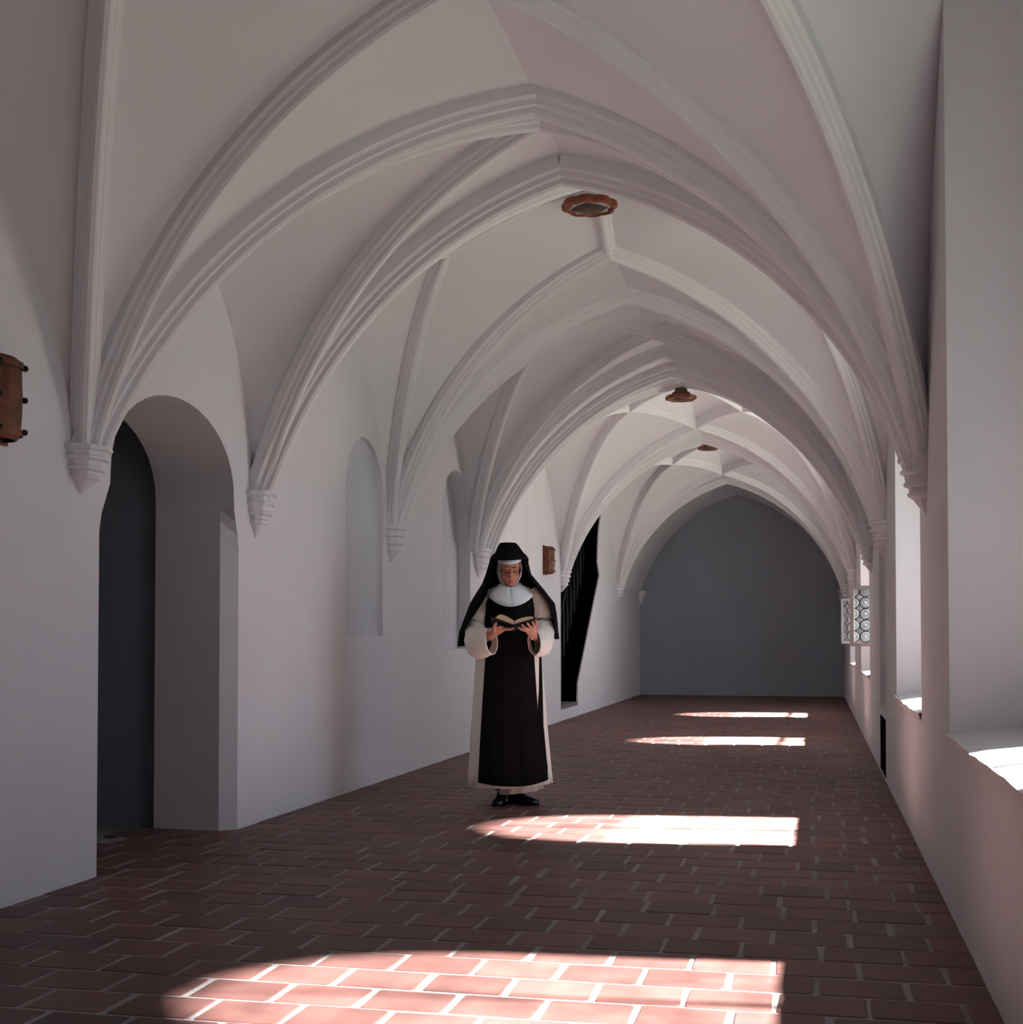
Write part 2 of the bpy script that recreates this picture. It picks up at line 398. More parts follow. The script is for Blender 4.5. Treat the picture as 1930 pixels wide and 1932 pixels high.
panel(mb, XR, [[(YB, -.02), (YE, -.02), (YE, ZT), (YB, ZT)]] + recs + [nichehi, nichelo])
for (a, b, c_, d_), r in zip(WIN, recs): reveal(mb, XR, r, XO, splay(r, c_, d_))
reveal(mb, XR, nichehi, XR+.12, nichehi); panel(mb, XR+.12, [nichehi])
wr = mb.build('wall_right', 'plaster'); tag(wr, kind='structure')
mb = MB(); reveal(mb, XR, nichelo, XR+.30, nichelo); panel(mb, XR+.30, [nichelo]); o = mb.build('trim_2', 'black'); tag(o, kind='structure')  # low recess lined near-black in place of its shade
wloops = [archloop(a, b, .86, 2.35, .95) for a, b, c_, d_ in WIN]
mb = MB()
panel(mb, XO, [[(YB, -.3), (YE, -.3), (YE, ZT), (YB, ZT)]] + wloops)
panel(mb, XO+.16, [[(YB, -.3), (YE, -.3), (YE, ZT), (YB, ZT)]] + wloops)
for l in wloops: reveal(mb, XO, l, XO+.16, l)
o = mb.build('wall_outer', 'plaster'); tag(o, kind='structure')
# sills: sloping slabs with a slightly worn nose
for i, (a, b, c_, d_) in enumerate(WIN):
    rows = []
    for x, z in ((XR-.012, ZSILL-.035), (XR-.018, ZSILL+.004), (XR+.03, ZSILL+.014), (XO, ZSILL+.06)):
        rows.append([(x + .008*noise.noise(Vector((k*.9, i*7, x))), c_+.002+(d_-c_-.004)*k/16, z + .006*noise.noise(Vector((k*.7, i*5, x)))) for k in range(17)])
    mb = MB().grid(rows); o = mb.build('sill', 'sill', wr, True, 40)
# --- end walls, roof, ground outside
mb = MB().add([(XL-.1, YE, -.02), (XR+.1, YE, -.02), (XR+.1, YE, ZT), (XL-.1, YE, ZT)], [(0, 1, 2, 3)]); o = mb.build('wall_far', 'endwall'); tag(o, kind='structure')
mb = MB().add([(XL-.1, YB, -.02), (XR+.5, YB, -.02), (XR+.5, YB, ZT), (XL-.1, YB, ZT)], [(0, 1, 2, 3)]); o = mb.build('wall_back', 'roomwall'); tag(o, kind='structure')  # unseen closure set far back and coloured dark to dim the near bays
mb = MB().box(XL-2.6, XO+.3, YB-.3, YE+.3, ZT, ZT+.2); o = mb.build('light_block_slab', 'plaster'); tag(o, kind='structure')  # unseen slab added above the vault to stop light leaking in
M['ground'] = nmat('courtyard_grass', (.055, .075, .04), .95, var=.3, vscale=4)
mb = MB().add([(XO+.16, -20, -.25), (40, -20, -.25), (40, 45, -.25), (XO+.16, 45, -.25)], [(0, 1, 2, 3)]); o = mb.build('ground', 'ground'); tag(o, kind='structure')

# ------------------------------------------------------------------ corbels
CORB = [(.118, 1.845), (.124, 1.830), (.120, 1.820), (.104, 1.814), (.100, 1.790), (.112, 1.784), (.112, 1.770), (.094, 1.762), (.088, 1.735),
        (.098, 1.728), (.096, 1.714), (.076, 1.706), (.072, 1.688), (.082, 1.681), (.078, 1.667), (.058, 1.656), (.004, 1.585)]
def corbel(side, y, sc=1.0, wy=0, sz=1.0):
    rings = []; sx = 1 if side == 'L' else -1; x0 = XL if side == 'L' else XR
    for r, z in CORB:
        z = 1.845-(1.845-z)*sz; r *= sc; ring = [(x0-.02*sx, y-r-wy*(r/.15), z)]
        for k in range(5):
            t = PI*k/4; ring.append((x0+sx*(.03+(r-.03)*math.sin(t)*1.0 if r > .03 else r*math.sin(t)), y-(r+wy*(r/.15))*math.cos(t), z))
        ring.append((x0-.02*sx, y+r+wy*(r/.15), z)); rings.append(ring)
    mb = MB().loft(rings); mb.build('corbel', 'vault', wl if side == 'L' else wr)
corbel('L', yl(5.62), 1.05, 0, .78)
for y in (2.20, 7.38, 9.73, 16.35, 20.95): corbel('L', yl(y))
corbel('L', yl(12.27), 1.0, .12); corbel('L', YE-.1); corbel('R', YE-.1)
for y in (1.20, 5.95, 9.30, 16.15, 20.60): corbel('R', yr(y))
corbel('R', yr(11.57), 1.0, .12)

# ------------------------------------------------------------------ floor
mb = MB().add([(XL-.5, YB, -.003), (XO, YB, -.003), (XO, YE, -.003), (XL-.5, YE, -.003)], [(0, 1, 2, 3)])
mb.add([(-5.6, 4.3, -.012), (XL-.46, 4.3, -.012), (XL-.46, 6.68, -.012), (-5.6, 6.68, -.012)], [(0, 1, 2, 3)])
floor = mb.build('floor', 'grout'); tag(floor, kind='structure')
PX, PY = .260, .210
def tile_mesh(w_, l_, seed):
    rnd = random.Random(seed); rings = []
    cs = [(-w_/2, -l_/2), (w_/2, -l_/2), (w_/2, l_/2), (-w_/2, l_/2)]
    cs = [(x+rnd.uniform(-.003, .003), y+rnd.uniform(-.003, .003)) for x, y in cs]
    def oct_(ins, z):
        out = []
        for k in range(4):
            x, y = cs[k]; sx = -1 if x > 0 else 1; sy = -1 if y > 0 else 1; c_ = .007
            a, b = (x+sx*ins, y+sy*(ins+c_)), (x+sx*(ins+c_), y+sy*ins)
            out += [a, b] if k in (0, 2) else [b, a]
        return [(p[0], p[1], z) for p in out]
    return [oct_(0, -.012), oct_(0, -.0045), oct_(.005, -.0005)], rnd
def tile_geo(w_, l_, seed):
    rings, rnd = tile_mesh(w_, l_, seed); m_ = MB(); m_.grid(rings, True)
    k = len(m_.v); m_.v += []; m_.f.append(tuple(range(16, 24))); return m_
protos = []
for k in range(10):
    m_ = tile_geo(PX-.016, PY-.010, 100+k); me = bpy.data.meshes.new('tile'); me.from_pydata([tuple(v) for v in m_.v], [], m_.f)
    bm = bmesh.new(); bm.from_mesh(me); bmesh.ops.recalc_face_normals(bm, faces=bm.faces); bm.to_mesh(me); bm.free()
    me.materials.append(M['tile']); protos.append(me)
field = MB(); cand = []
rnd = random.Random(3)
nrow = int((YE-YB)/PY)+1
for r in range(nrow):
    y = YB + (r+.5)*PY
    if y > YE-.02: break
    off = (.5 if r % 2 else 0)*PX + rnd.uniform(-.035, .035)
    x = XL-.45+off if 5.2 < y < 6.7 else XL-.08+off
    while x < XR+.12:
        cand.append((x, y, rnd.uniform(-.0012, .0012), rnd.uniform(-.012, .012), rnd.uniform(0, 1e6)))
        x += PX + rnd.uniform(-.004, .004)
def visible(x, y):
    if y < 3.3: return False
    u = 965 + F*((x*math.cos(YAW)+y*math.sin(YAW))/(y*math.cos(YAW)-x*math.sin(YAW)))
    return -60 < u < 1990 and XL-.02 < x < XR+.02
vis = sorted([c_ for c_ in cand if visible(c_[0], c_[1])], key=lambda q: q[1])
single = set(id(c_) for c_ in vis[:300])
for c_ in cand:
    x, y, z, rz, sd_ = c_
    if id(c_) in single:
        o = bpy.data.objects.new('tile', protos[int(sd_) % 10]); C.objects.link(o); o.parent = floor
        o.location = (x, y, z); o.rotation_euler = (rnd.uniform(-.004, .004), rnd.uniform(-.004, .004), rz)
    else:
        me = protos[int(sd_) % 10]; R2 = Matrix.Translation((x, y, z)) @ Matrix.Rotation(rz, 4, 'Z')
        field.add([R2 @ v.co for v in me.vertices], [tuple(p.vertices) for p in me.polygons])
o = field.build('tile_field', 'tile', floor); o['kind'] = 'stuff'

# ------------------------------------------------------------------ windows
def bar(mb, x, a, b, z0, z1, t=.04): mb.box(x-t/2, x+t/2, a, b, z0, z1)
def circle_ring(mb, c, r, rr, n=16, ax='x', k=6):
    pts = []
    for i in range(n+1):
        t = 2*PI*i/n
        pts.append(Vector(c) + (Vector((0, math.cos(t)*r, math.sin(t)*r)) if ax == 'x' else Vector((math.cos(t)*r, 0, math.sin(t)*r))))
    rings = []
    for i in range(n):
        p = pts[i]; d = (p-Vector(c)).normalized(); a = Vector((1, 0, 0)) if ax == 'x' else Vector((0, 1, 0))
        rings.append([p + d*rr*math.cos(2*PI*j/k) + a*rr*math.sin(2*PI*j/k) for j in range(k)])
    rings.append(rings[0]); mb.grid(rings, True)
def casement(parent, w_, h_, mat, detail):
    """leaf in local coordinates: x 0..w along the leaf from the hinge, z 0..h, thin in y"""
    fr = MB(); b_ = .034 if detail else .022
    fr.box(0, b_, -.016, .016, 0, h_).box(w_-b_, w_, -.016, .016, 0, h_).box(b_, w_-b_, -.015, .015, 0, b_).box(b_, w_-b_, -.015, .015, h_-b_, h_)
    leaf = fr.build('casement', mat, parent)
    D = .1075; r = .049; nx = int((w_-2*b_)/D)+2; nz = 6
    ld = MB(); roundels = []
    for i in range(nx):
        for j in range(nz):
            cx = w_-b_-.003-D*i; cz = h_-b_-.020-D*j
            if cx < b_-.03: continue
            roundels.append((cx, cz))
    iw = (b_, w_-b_); ih = (b_, h_-b_)
    for cx, cz in roundels:
        n = 18; pts = [(cx+(r+.004)*math.cos(2*PI*k/n), cz+(r+.004)*math.sin(2*PI*k/n)) for k in range(n+1)]
        for p, q in zip(pts, pts[1:]):
            if all(iw[0]-.004 < t[0] < iw[1]+.004 and ih[0]-.004 < t[1] < ih[1]+.004 for t in (p, q)):
                ld.tube([(p[0], 0, p[1]), (q[0], 0, q[1])], .0052, 6, up=(0, 1, 0), cap=False)
        for dx, dz in ((D/2, 0), (0, D/2)):
            pass
    o = ld.build('leading', 'lead', leaf)
    MB().box(iw[0], iw[1], -.0015, .0015, ih[0], ih[1]).build('pane', 'lens', leaf)
    def cut(cx, cz, rr, y):
        n = 20; return [(min(max(cx+rr*math.cos(2*PI*k/n), iw[0]), iw[1]), y, min(max(cz+rr*math.sin(2*PI*k/n), ih[0]), ih[1])) for k in range(n)]
    for cx, cz in roundels:
        if not detail: continue
        if cz+r < ih[0]+.006: continue
        rings = [cut(cx, cz, r, -.003), cut(cx, cz, r*.86, -.0075), cut(cx, cz, r*.6, -.004), cut(cx, cz, r*.3, -.005), cut(cx, cz, r*.12, -.011)]
        MB().loft(rings).build('roundel', 'roundel', leaf, True, 60)
    return leaf
for i, (a, b, c_, d_) in enumerate(WIN):
    win = empty('window_%d' % (i+1), (XO, (a+b)/2, .86)); tag(win, kind='structure')
    hw = (b-a)/2; xx = .05
    lo = archloop(-hw, hw, 0, 1.49, .95); li = archloop(-hw+.05, hw-.05, .05, 1.49, .90)
    mb = MB()
    for x in (xx-.03, xx+.03): flat, tri = tess([lo, li]); mb.add([(x, u, v) for u, v in flat], tri)
    reveal(mb, xx-.03, lo, xx+.03, lo); reveal(mb, xx-.03, li, xx+.03, li)
    mb.build('window_frame', 'wood', win)
    MB().box(xx-.03, xx+.03, -.016, .016, .05, 2.38).build('mullion', 'wood', win)
    zt_ = .69 if i >= 2 else .05
    if i >= 2: MB().box(xx-.028, xx+.028, -hw+.05, hw-.05, .67, .69).build('transom', 'wood', win)
    # upper leaded light
    ld = MB(); D = .1075
    for k in range(-5, 6):
        yk = k*D
        if abs(yk) < hw-.06:
            top = 1.49+.90*math.sqrt(max(0, 1-(yk/(hw-.05))**2)); ld.box(xx-.004, xx+.004, yk-.002, yk+.002, zt_, top)
    for k in range(1 if i >= 2 else -5, 16):
        zk = .72+k*D; wv = hw-.05 if zk < 1.49 else (hw-.05)*math.sqrt(max(0, 1-((zk-1.49)/.90)**2))
        if wv > .05: ld.box(xx-.004, xx+.004, -wv, wv, zk-.002, zk+.002)
    ld.build('leading', 'lead', win)
    MB().add([(xx, -hw+.05, zt_), (xx, hw-.05, zt_), (xx, hw-.05, 1.49), (xx, -hw+.05, 1.49)], [(0, 1, 2, 3)]).build('pane', 'glass' if i >= 2 else ('glass_dim', 'glass_mid')[i], win)
    flat, tri = tess([li[2:]]); MB().add([(xx, u, v) for u, v in flat], tri).build('pane', 'glass_head' if i < 1 else 'glass_dim', win)  # separate darker head pane, added to weaken the tip of the sun patch
    # casements: swung into the corridor on windows 3 and 4, shut otherwise
    cw = hw-.045
    if i >= 2:
        lf = casement(win, .615 if i == 2 else .62, .575, 'wood' if i == 2 else 'lightwood', i == 2)
        lf.location = (-.01 if i == 2 else 0.0, -hw+.02, .085); lf.rotation_euler = (0, 0, PI)
        lf = casement(win, cw, .60, 'wood', False); lf.location = (xx, hw-.05, .055); lf.rotation_euler = (0, 0, -PI/2)

# ------------------------------------------------------------------ ceiling rosettes
def rosette(x, y, zc, sc, label, ztop, tilt=0):
    t = empty('ceiling_rosette', (x, y, zc)); tag(t, label, 'ceiling rosette', 'painted rosettes under the vault')
    n = 64
    def lob(r, amp, k=8): return [(r*(1+amp*abs(math.cos(k/2*2*PI*j/n))-amp) , 2*PI*j/n) for j in range(n)]
    def ring(r, amp, z): return [(q*sc*math.cos(a), q*sc*math.sin(a), z*sc) for q, a in lob(r, amp)]
    MB().loft([ring(.130, .05, .030), ring(.158, .12, .026), ring(.168, .12, .012), ring(.165, .12, -.012), ring(.146, .12, -.020), ring(.134, .12, -.004)], False).add([(0, 0, .045*sc)], []).build('rim', 'rosette', t, True, 50)
    MB().loft([ring(.136, .12, -.002), ring(.136, .12, .03)]).build('back_plate', 'blue', t)
    def star(r0, r1, z, k=8): return [((r0 if j % 2 else r1)*sc*math.cos(PI*j/k), (r0 if j % 2 else r1)*sc*math.sin(PI*j/k), z*sc) for j in range(2*k)]
    MB().loft([star(.112, .134, -.002), star(.108, .128, -.009), star(.104, .122, -.011)]).build('petals', 'cream', t)
    MB().loft([star(.088, .112, -.010, 4), star(.086, .108, -.016, 4)]).build('star', 'blue', t)
    MB().loft([[(r*sc*math.cos(2*PI*j/32), r*sc*math.sin(2*PI*j/32), z*sc) for j in range(32)] for r, z in ((.072, -.014), (.070, -.021), (.055, -.026), (.02, -.028))]).build('centre', 'brown', t, True, 50)
    MB().loft([[(r*sc*math.cos(2*PI*j/20), r*sc*math.sin(2*PI*j/20), z*sc) for j in range(20)] for r, z in ((.10, .03), (.095, .06), (.07, .065), (.065, (ztop-zc)/sc))]).build('stem', 'vault' if sc > 1.02 else 'brown', t, True, 40)
rosette(-1.33, 7.95, CZ+2.63, 1.04, 'large reddish-brown lobed rosette with blue inner star, nearest of the three on the vault', CZ+2.72)
rosette(*P(-1.30, 12.95, 2.33)[:2], CZ+2.335, .92, 'small red-brown rosette with pale petals, middle of the three on the vault', CZ+2.43)
rosette(*P(-1.40, 17.5, 2.43)[:2], CZ+2.485, .82, 'dark rosette half hidden by an arch, farthest of the three on the vault', CZ+2.53)

# ------------------------------------------------------------------ wall sconces
def sconce(y, z, label, h=.315):
    t = empty('wall_sconce', (XL, y, z)); tag(t, label, 'wall lamp')
    n = 14
    def plan(w_, d_, zz): return [(.0, -w_, zz)] + [(d_*math.sin(PI*k/n)**.55, -w_*math.cos(PI*k/n), zz) for k in range(1, n)] + [(.0, w_, zz)]
    zs = [0, .012, .03, .06, h/2, h-.05, h-.012, h]
    ws = [.088, .098, .100, .102, .106, .102, .097, .085]
    outer = [plan(w_, w_*1.12, q) for w_, q in zip(ws, zs)]
    inner = [plan(w_-.004, w_*1.12-.005, q) for w_, q in zip(ws, zs)]
    MB().grid(outer).grid(inner).grid([outer[0], inner[0]]).grid([outer[-1], inner[-1]]).build('shade', 'copper', t, True, 40)
    MB().box(-.0, .012, -.11, .11, -.01, h+.01).build('back_plate', 'copper', t)
    for q in (.028, h-.03):
        MB().grid([plan(.1035, .116, q-.012), plan(.107, .121, q-.012), plan(.107, .121, q+.012), plan(.1035, .116, q+.012)]).build('band', 'copper', t, True)
    for q in (.035, h/2, h-.035):
        for s_ in (-1, 1):
            MB().ball((.103, s_*.080, q), .0125, 10, 6).build('rivet', 'rivet', t, True)
sconce(4.42, CZ+.742, 'copper half-round wall lamp cut by the left edge of the picture')
sconce(15.0, CZ+.72, 'small brown copper wall lamp on the far wall beside the dark opening')
# ------------------------------------------------------------------ the nun
SC = .0033
def U(px): return (px-965)*SC
def V(py): return (1515-py)*SC
NX, NY, NR = -1.84, 8.04, YAW
nun = empty('person', (NX, NY, 0), NR)
tag(nun, 'standing nun in black veil, white habit and black scapular, head bowed over an open book', 'person')
RH = Matrix.Rotation(math.radians(7), 4, 'Z') @ Matrix.Rotation(math.radians(19), 4, 'X')
HC = Matrix.Translation((U(961), -.045, V(1083)+.036))
HM = HC @ RH
def sub(build, m):
    q = MB(); build(q); q.xform(m); return q
body = MB()
def head(q):
    q.ball((0, .012, .03), (.070, .090, .085), 24, 16)
    q.ball((0, -.020, -.030), (.058, .068, .084), 24, 16)
    q.ball((0, -.058, -.090), (.026, .026, .022))
    q.ball((0, -.040, -.075), (.042, .040, .030))
    for s_ in (-1, 1):
        q.ball((s_*.035, -.060, -.030), (.022, .022, .022))
        q.ball((s_*.0115, -.094, -.034), (.0085, .011, .008))
        q.ball((s_*.029, -.0755, .003), (.0145, .0115, .0085))
        q.ball((s_*.070, .005, -.012), (.008, .016, .028))
        q.tube([(s_*.010, -.082, .024), (s_*.028, -.083, .027), (s_*.047, -.066, .018)], [.008, .009, .006], 8)
        q.tube([(s_*.016, -.088, -.040), (s_*.026, -.078, -.055), (s_*.027, -.070, -.072)], [.006, .007, .004], 6)
    q.tube([(0, -.080, .024), (0, -.094, .004), (0, -.107, -.022), (0, -.110, -.034), (0, -.090, -.042)], [.008, .0085, .011, .0115, .006], 10)
    q.ball((0, -.087, -.0575), (.021, .009, .0055)); q.ball((0, -.085, -.067), (.017, .009, .006))
    q.tube([(0, .02, -.06), (0, .035, -.12), (0, .05, -.19)], [.052, .050, .058], 16)
for q in (sub(head, HM),): body.add(q.v, q.f)
# trunk, legs
body.tube([(-.01, .02, 1.36), (-.01, .01, 1.30), (-.01, .0, 1.20), (-.01, .01, 1.05), (-.01, .0, .92), (-.01, .0, .82)], [(.07, .055), (.14, .07), (.15, .09), (.125, .085), (.15, .1), (.14, .09)], 20, up=(0, 1, 0))
for s_, fx, fy in ((-1, -.070, .05), (1, .055, .05)):
    body.tube([(s_*.075-.01, .0, .88), (s_*.07-.01, .0, .5), (s_*.066, .02, .3), (fx, fy, .08)], [.085, .058, .052, .036], 14, up=(0, 1, 0))
# arms
Wl, Wr = Vector((-.118, -.232, 1.045)), Vector((.132, -.232, 1.040))
body.tube([(-.14, .01, 1.29), (-.185, .0, 1.17), (-.225, -.02, 1.045), (-.18, -.13, 1.03), Wl], [.048, .042, .038, .034, .0235], 14)
body.tube([(.12, .01, 1.29), (.16, .0, 1.17), (.195, -.02, 1.045), (.175, -.13, 1.03), Wr], [.048, .042, .038, .034, .0235], 14)
# image-left hand, palm up under the book, fingers pointing to the spine
body.tube([Wl, (-.100, -.245, 1.062), (-.068, -.262, 1.082), (-.048, -.268, 1.092)], [(.025, .019), (.033, .017), (.040, .014), (.036, .011)], 12, up=(.3, .2, 1))
for k, (dy, L_, dz) in enumerate(((-.030, .060, -.004), (-.010, .070, -.001), (.010, .066, .0), (.028, .052, .0))):
    b0 = Vector((-.052, -.268+dy, 1.088+dz)); e = Vector((1, -.10, .0))
    body.tube([b0, b0+Vector((L_*.42, -.003, -.004)), b0+Vector((L_*.75, -.006, -.003)), b0+Vector((L_, -.008, .002))], [.0095, .0088, .008, .0062], 8)
body.tube([(-.105, -.262, 1.066), (-.108, -.290, 1.085), (-.100, -.306, 1.104), (-.090, -.312, 1.122)], [.014, .0125, .0105, .0075], 8)
# image-right hand, fingers curled up round the cover
body.tube([Wr, (.128, -.250, 1.055), (.120, -.268, 1.075), (.112, -.276, 1.084)], [(.025, .019), (.032, .018), (.038, .017), (.036, .014)], 12, up=(-.6, .2, 1))
for b0, m0, t0 in (((.100, -.280, 1.070), (.066, -.300, 1.078), (.038, -.309, 1.094)), ((.108, -.284, 1.078), (.080, -.306, 1.090), (.060, -.314, 1.110)),
                   ((.122, -.284, 1.088), (.106, -.306, 1.102), (.092, -.315, 1.121)), ((.136, -.280, 1.092), (.134, -.302, 1.110), (.124, -.311, 1.129))):
    b0, m0, t0 = Vector(b0), Vector(m0), Vector(t0)
    body.tube([b0, m0, m0.lerp(t0, .55), t0], [.0098, .009, .0082, .0065], 8)
body.tube([(.136, -.250, 1.064), (.150, -.268, 1.092), (.150, -.278, 1.122), (.143, -.282, 1.143)], [.0135, .012, .010, .0075], 8)
bo = body.build('body', 'skin', nun, True, 180)
modapply(bo, ('REMESH', dict(mode='VOXEL', voxel_size=.0038, use_smooth_shade=True)), ('SMOOTH', dict(factor=.5, iterations=2)))
bo.data.materials.clear(); bo.data.materials.append(M['skin']); bo.data.shade_smooth()
# face details
for s_ in (-1, 1):
    MB().tube([(s_*.016, -.0862, .000), (s_*.029, -.0885, -.0045), (s_*.042, -.0815, -.001)], [.0016, .0024, .0014], 6).xform(HM).build('eyelash', 'eye', bo, True)
    MB().tube([(s_*.012, -.091, .027), (s_*.028, -.0935, .031), (s_*.046, -.075, .023)], [.0022, .003, .0015], 6).xform(HM).build('eyebrow', 'brow', bo, True)
q = MB(); q.ball((0, -.0945, -.0585), (.0165, .0035, .0032)).ball((0, -.0925, -.0655), (.0140, .0035, .0036)); q.xform(HM).build('lips', 'lip', bo, True)
g = MB()
for s_ in (-1, 1):
    pts = [Vector((s_*.031+.0225*math.cos(2*PI*k/20), -.1000+.004*abs(math.cos(2*PI*k/20)) , .000+.0175*math.sin(2*PI*k/20))) for k in range(21)]
    g.tube(pts, .0013, 5, cap=False); g.tube([(s_*.0535, -.096, .004), (s_*.066, -.06, .006), (s_*.074, -.01, .002)], .0014, 5)
g.tube([(-.0085, -.100, .004), (0, -.1065, .006), (.0085, -.100, .004)], .0014, 5)
g.xform(HM); gl = g.build('glasses', 'frame', nun, True)
q = MB()
for s_ in (-1, 1): q.add([Vector((s_*.031+.0225*math.cos(2*PI*k/20), -.1000, .0175*math.sin(2*PI*k/20))) for k in range(20)], [tuple(range(20))])
q.xform(HM).build('lens', 'lens', gl)

# habit
def interp(tab, z):
    tab = sorted(tab)
    if z <= tab[0][0]: return tab[0][1]
    for (a, b), (c_, d_) in zip(tab, tab[1:]):
        if z <= c_: return b+(d_-b)*(z-a)/(c_-a)
    return tab[-1][1]
HL = [(.10, -.272), (.45, -.252), (.95, -.222), (1.10, -.190), (1.25, -.172), (1.33, -.120), (1.375, -.068)]
HR = [(.10, .252), (.45, .222), (.95, .186), (1.10, .170), (1.25, .160), (1.33, .110), (1.375, .055)]
HY = [(.10, .175), (.45, .155), (.95, .135), (1.10, .125), (1.25, .115), (1.33, .085), (1.375, .055)]
def hab(z, th, off=0, fold=1):
    l, r, ry = interp(HL, z), interp(HR, z), interp(HY, z); cx = (l+r)/2; rx = (r-l)/2
    f = 1 + fold*.030*max(0, 1.15-z)*math.cos(11*th+1.2*math.sin(2*th)) + fold*.014*max(0, 1.1-z)*math.cos(23*th+2)
    return Vector((cx+(rx*f+off)*math.cos(th), (ry*f+off)*math.sin(th), z))
zs = [.115, .20, .30, .42, .55, .68, .80, .90, .98, 1.05, 1.12, 1.20, 1.27, 1.31, 1.34, 1.375]
hm = MB(); n = 96
rings = []
for i, z in enumerate(zs):
    ring = []
    for j in range(n):
        p = hab(z, 2*PI*j/n)
        if i == 0: p.z += .018*max(0, math.cos(2*PI*j/n))-.006*max(0, -math.cos(2*PI*j/n))
        ring.append(p)
    rings.append(ring)
hm.loft(rings, False); hb = hm.build('habit', 'whitecloth', nun, True, 60)
modapply(hb, ('SOLIDIFY', dict(thickness=.004)))
# scapular: front panel laid over the habit, with a narrow free strip on the right
def surf(x, z, off):
    l, r, ry = interp(HL, z), interp(HR, z), interp(HY, z); cx = (l+r)/2; rx = (r-l)/2
    c_ = max(-.985, min(.985, (x-cx)/rx)); th = -math.acos(c_)
    p = hab(z, th, off, .8); return Vector((x, p.y-.004, z))
SLx = [(.10, U(902)), (.45, U(907.5)), (.95, U(917)), (1.20, U(914)), (1.31, U(922))]
SRx = [(.10, U(1039)), (.28, U(1031)), (.495, U(1025)), (.505, U(1015.5)), (.68, U(1012)), (.95, U(1007)), (1.20, U(1008.5)), (1.31, U(1003))]
rows = []
for i in range(45):
    t = i/44; row = []
    for j in range(41):
        u = j/40; zb = .128 + .034*(2*u-1)**2*(.55 if u < .5 else 1.0)
        z = 1.32+(zb-1.32)*t; l = interp(SLx, z); r = interp(SRx, z)
        x = l+(r-l)*u; row.append(surf(x, z, .012))
    rows.append(row)
sc_ = MB().grid(rows).build('scapular', 'blackcloth', nun, True, 60); modapply(sc_, ('SOLIDIFY', dict(thickness=.004)))
rows = []
for i in range(20):
    z = 1.0-(.52)*i/19; l = interp([(.48, U(1013)), (.7, U(1017.6)), (1.0, U(1017.8))], z); r = interp([(.48, U(1025)), (.7, U(1023.5)), (1.0, U(1021))], z)
    rows.append([surf(l+(r-l)*j/4, z, .016) for j in range(5)])
q = MB().grid(rows).build('scapular_edge', 'blackcloth', sc_, True, 60); modapply(q, ('SOLIDIFY', dict(thickness=.004)))
# underskirt
rings = [[Vector((U(982)+(.135+.01*math.cos(7*a))*math.cos(a)*k_, .01+(.125+.008*math.cos(9*a))*math.sin(a)*k_, z + .016*math.cos(a))) for a in [2*PI*j/48 for j in range(48)]] for z, k_ in ((.078, 1), (.12, .985), (.30, .9))]
q = MB().loft(rings, False).build('underskirt', 'whitecloth', nun, True, 60); modapply(q, ('SOLIDIFY', dict(thickness=.004)))
# shoes
def shoe(x, y, ang):
    q = MB(); secs = [(.120, .022, .030, .058), (.105, .034, .032, .075), (.06, .034, .032, .078), (.02, .033, .030, .070), (-.03, .038, .022, .052), (-.08, .042, .020, .045), (-.112, .034, .019, .040), (-.132, .016, .014, .030)]
    rings = []
    for yy, w_, zc, h in secs:
        rings.append([Vector((w_*math.copysign(abs(math.cos(a))**.8, math.cos(a)), yy, max(.004, h*.5+h*.5*math.sin(a)))) for a in [2*PI*j/16 for j in range(16)]])
    q.loft(rings); m = Matrix.Translation((x, y, 0)) @ Matrix.Rotation(ang, 4, 'Z')
    q.xform(m); o = q.build('shoe', 'shoe', nun, True, 60)
    r2 = []
    for yy, w_, zc, h in secs:
        r2.append([Vector((sx*(w_+.003), yy*1.02, z)) for sx, z in ((-1, 0), (1, 0), (1, .010), (-1, .010))])
    q = MB().loft(r2).xform(m); q.build('sole', 'shoe', o)
shoe(U(943), .005, math.radians(-6)); shoe(U(986), .02, math.radians(42))
# sleeves
def sleeve(path, rad, seed):
    pts = []; rr = []
    for i in range(len(path)-1):
        for k in range(4):
            t = k/4; a, b = Vector(path[i]), Vector(path[i+1]); pm = Vector(path[max(i-1, 0)]); pn = Vector(path[min(i+2, len(path)-1)])
            pts.append(.5*((2*a)+(b-pm)*t+(2*pm-5*a+4*b-pn)*t*t+(3*a-pm-3*b+pn)*t**3)); rr.append(tuple(rad[i][q]+(rad[i+1][q]-rad[i][q])*t for q in (0, 1)))
    pts.append(Vector(path[-1])); rr.append(rad[-1])
    q = MB(); q.tube(pts, rr, 40, cap=False, up=(0, .25, 1))
    k = 0
    for i, v in enumerate(q.v):
        u = (i//40)/(len(pts)-1); nv = noise.noise(Vector((v.x*16+seed+v.z*14, v.y*16, v.z*20+v.x*10)))+.5*noise.noise(Vector((v.x*40+seed, v.y*40, v.z*34)))
        c_ = pts[i//40]; d = (v-c_); q.v[i] = v + d.normalized()*.013*nv*min(1, u*2+.3)*(1-.5*u)
    o = q.build('sleeve', 'whitecloth', nun, True, 60); modapply(o, ('SOLIDIFY', dict(thickness=.004, offset=-1))); return o
sleeve([(-.125, .01, 1.315), (-.185, .0, 1.22), (-.214, -.02, 1.10), (-.212, -.09, 1.005), (-.180, -.16, .998), (-.118, -.215, 1.012)],
       [(.055, .05), (.062, .064), (.070, .074), (.076, .092), (.070, .094), (.055, .083)], 1)
sleeve([(.112, .01, 1.320), (.165, .0, 1.235), (.186, -.02, 1.11), (.184, -.09, 1.020), (.180, -.16, 1.005), (.136, -.215, 1.005)],
       [(.055, .05), (.068, .066), (.078, .078), (.080, .088), (.068, .090), (.052, .084)], 5)
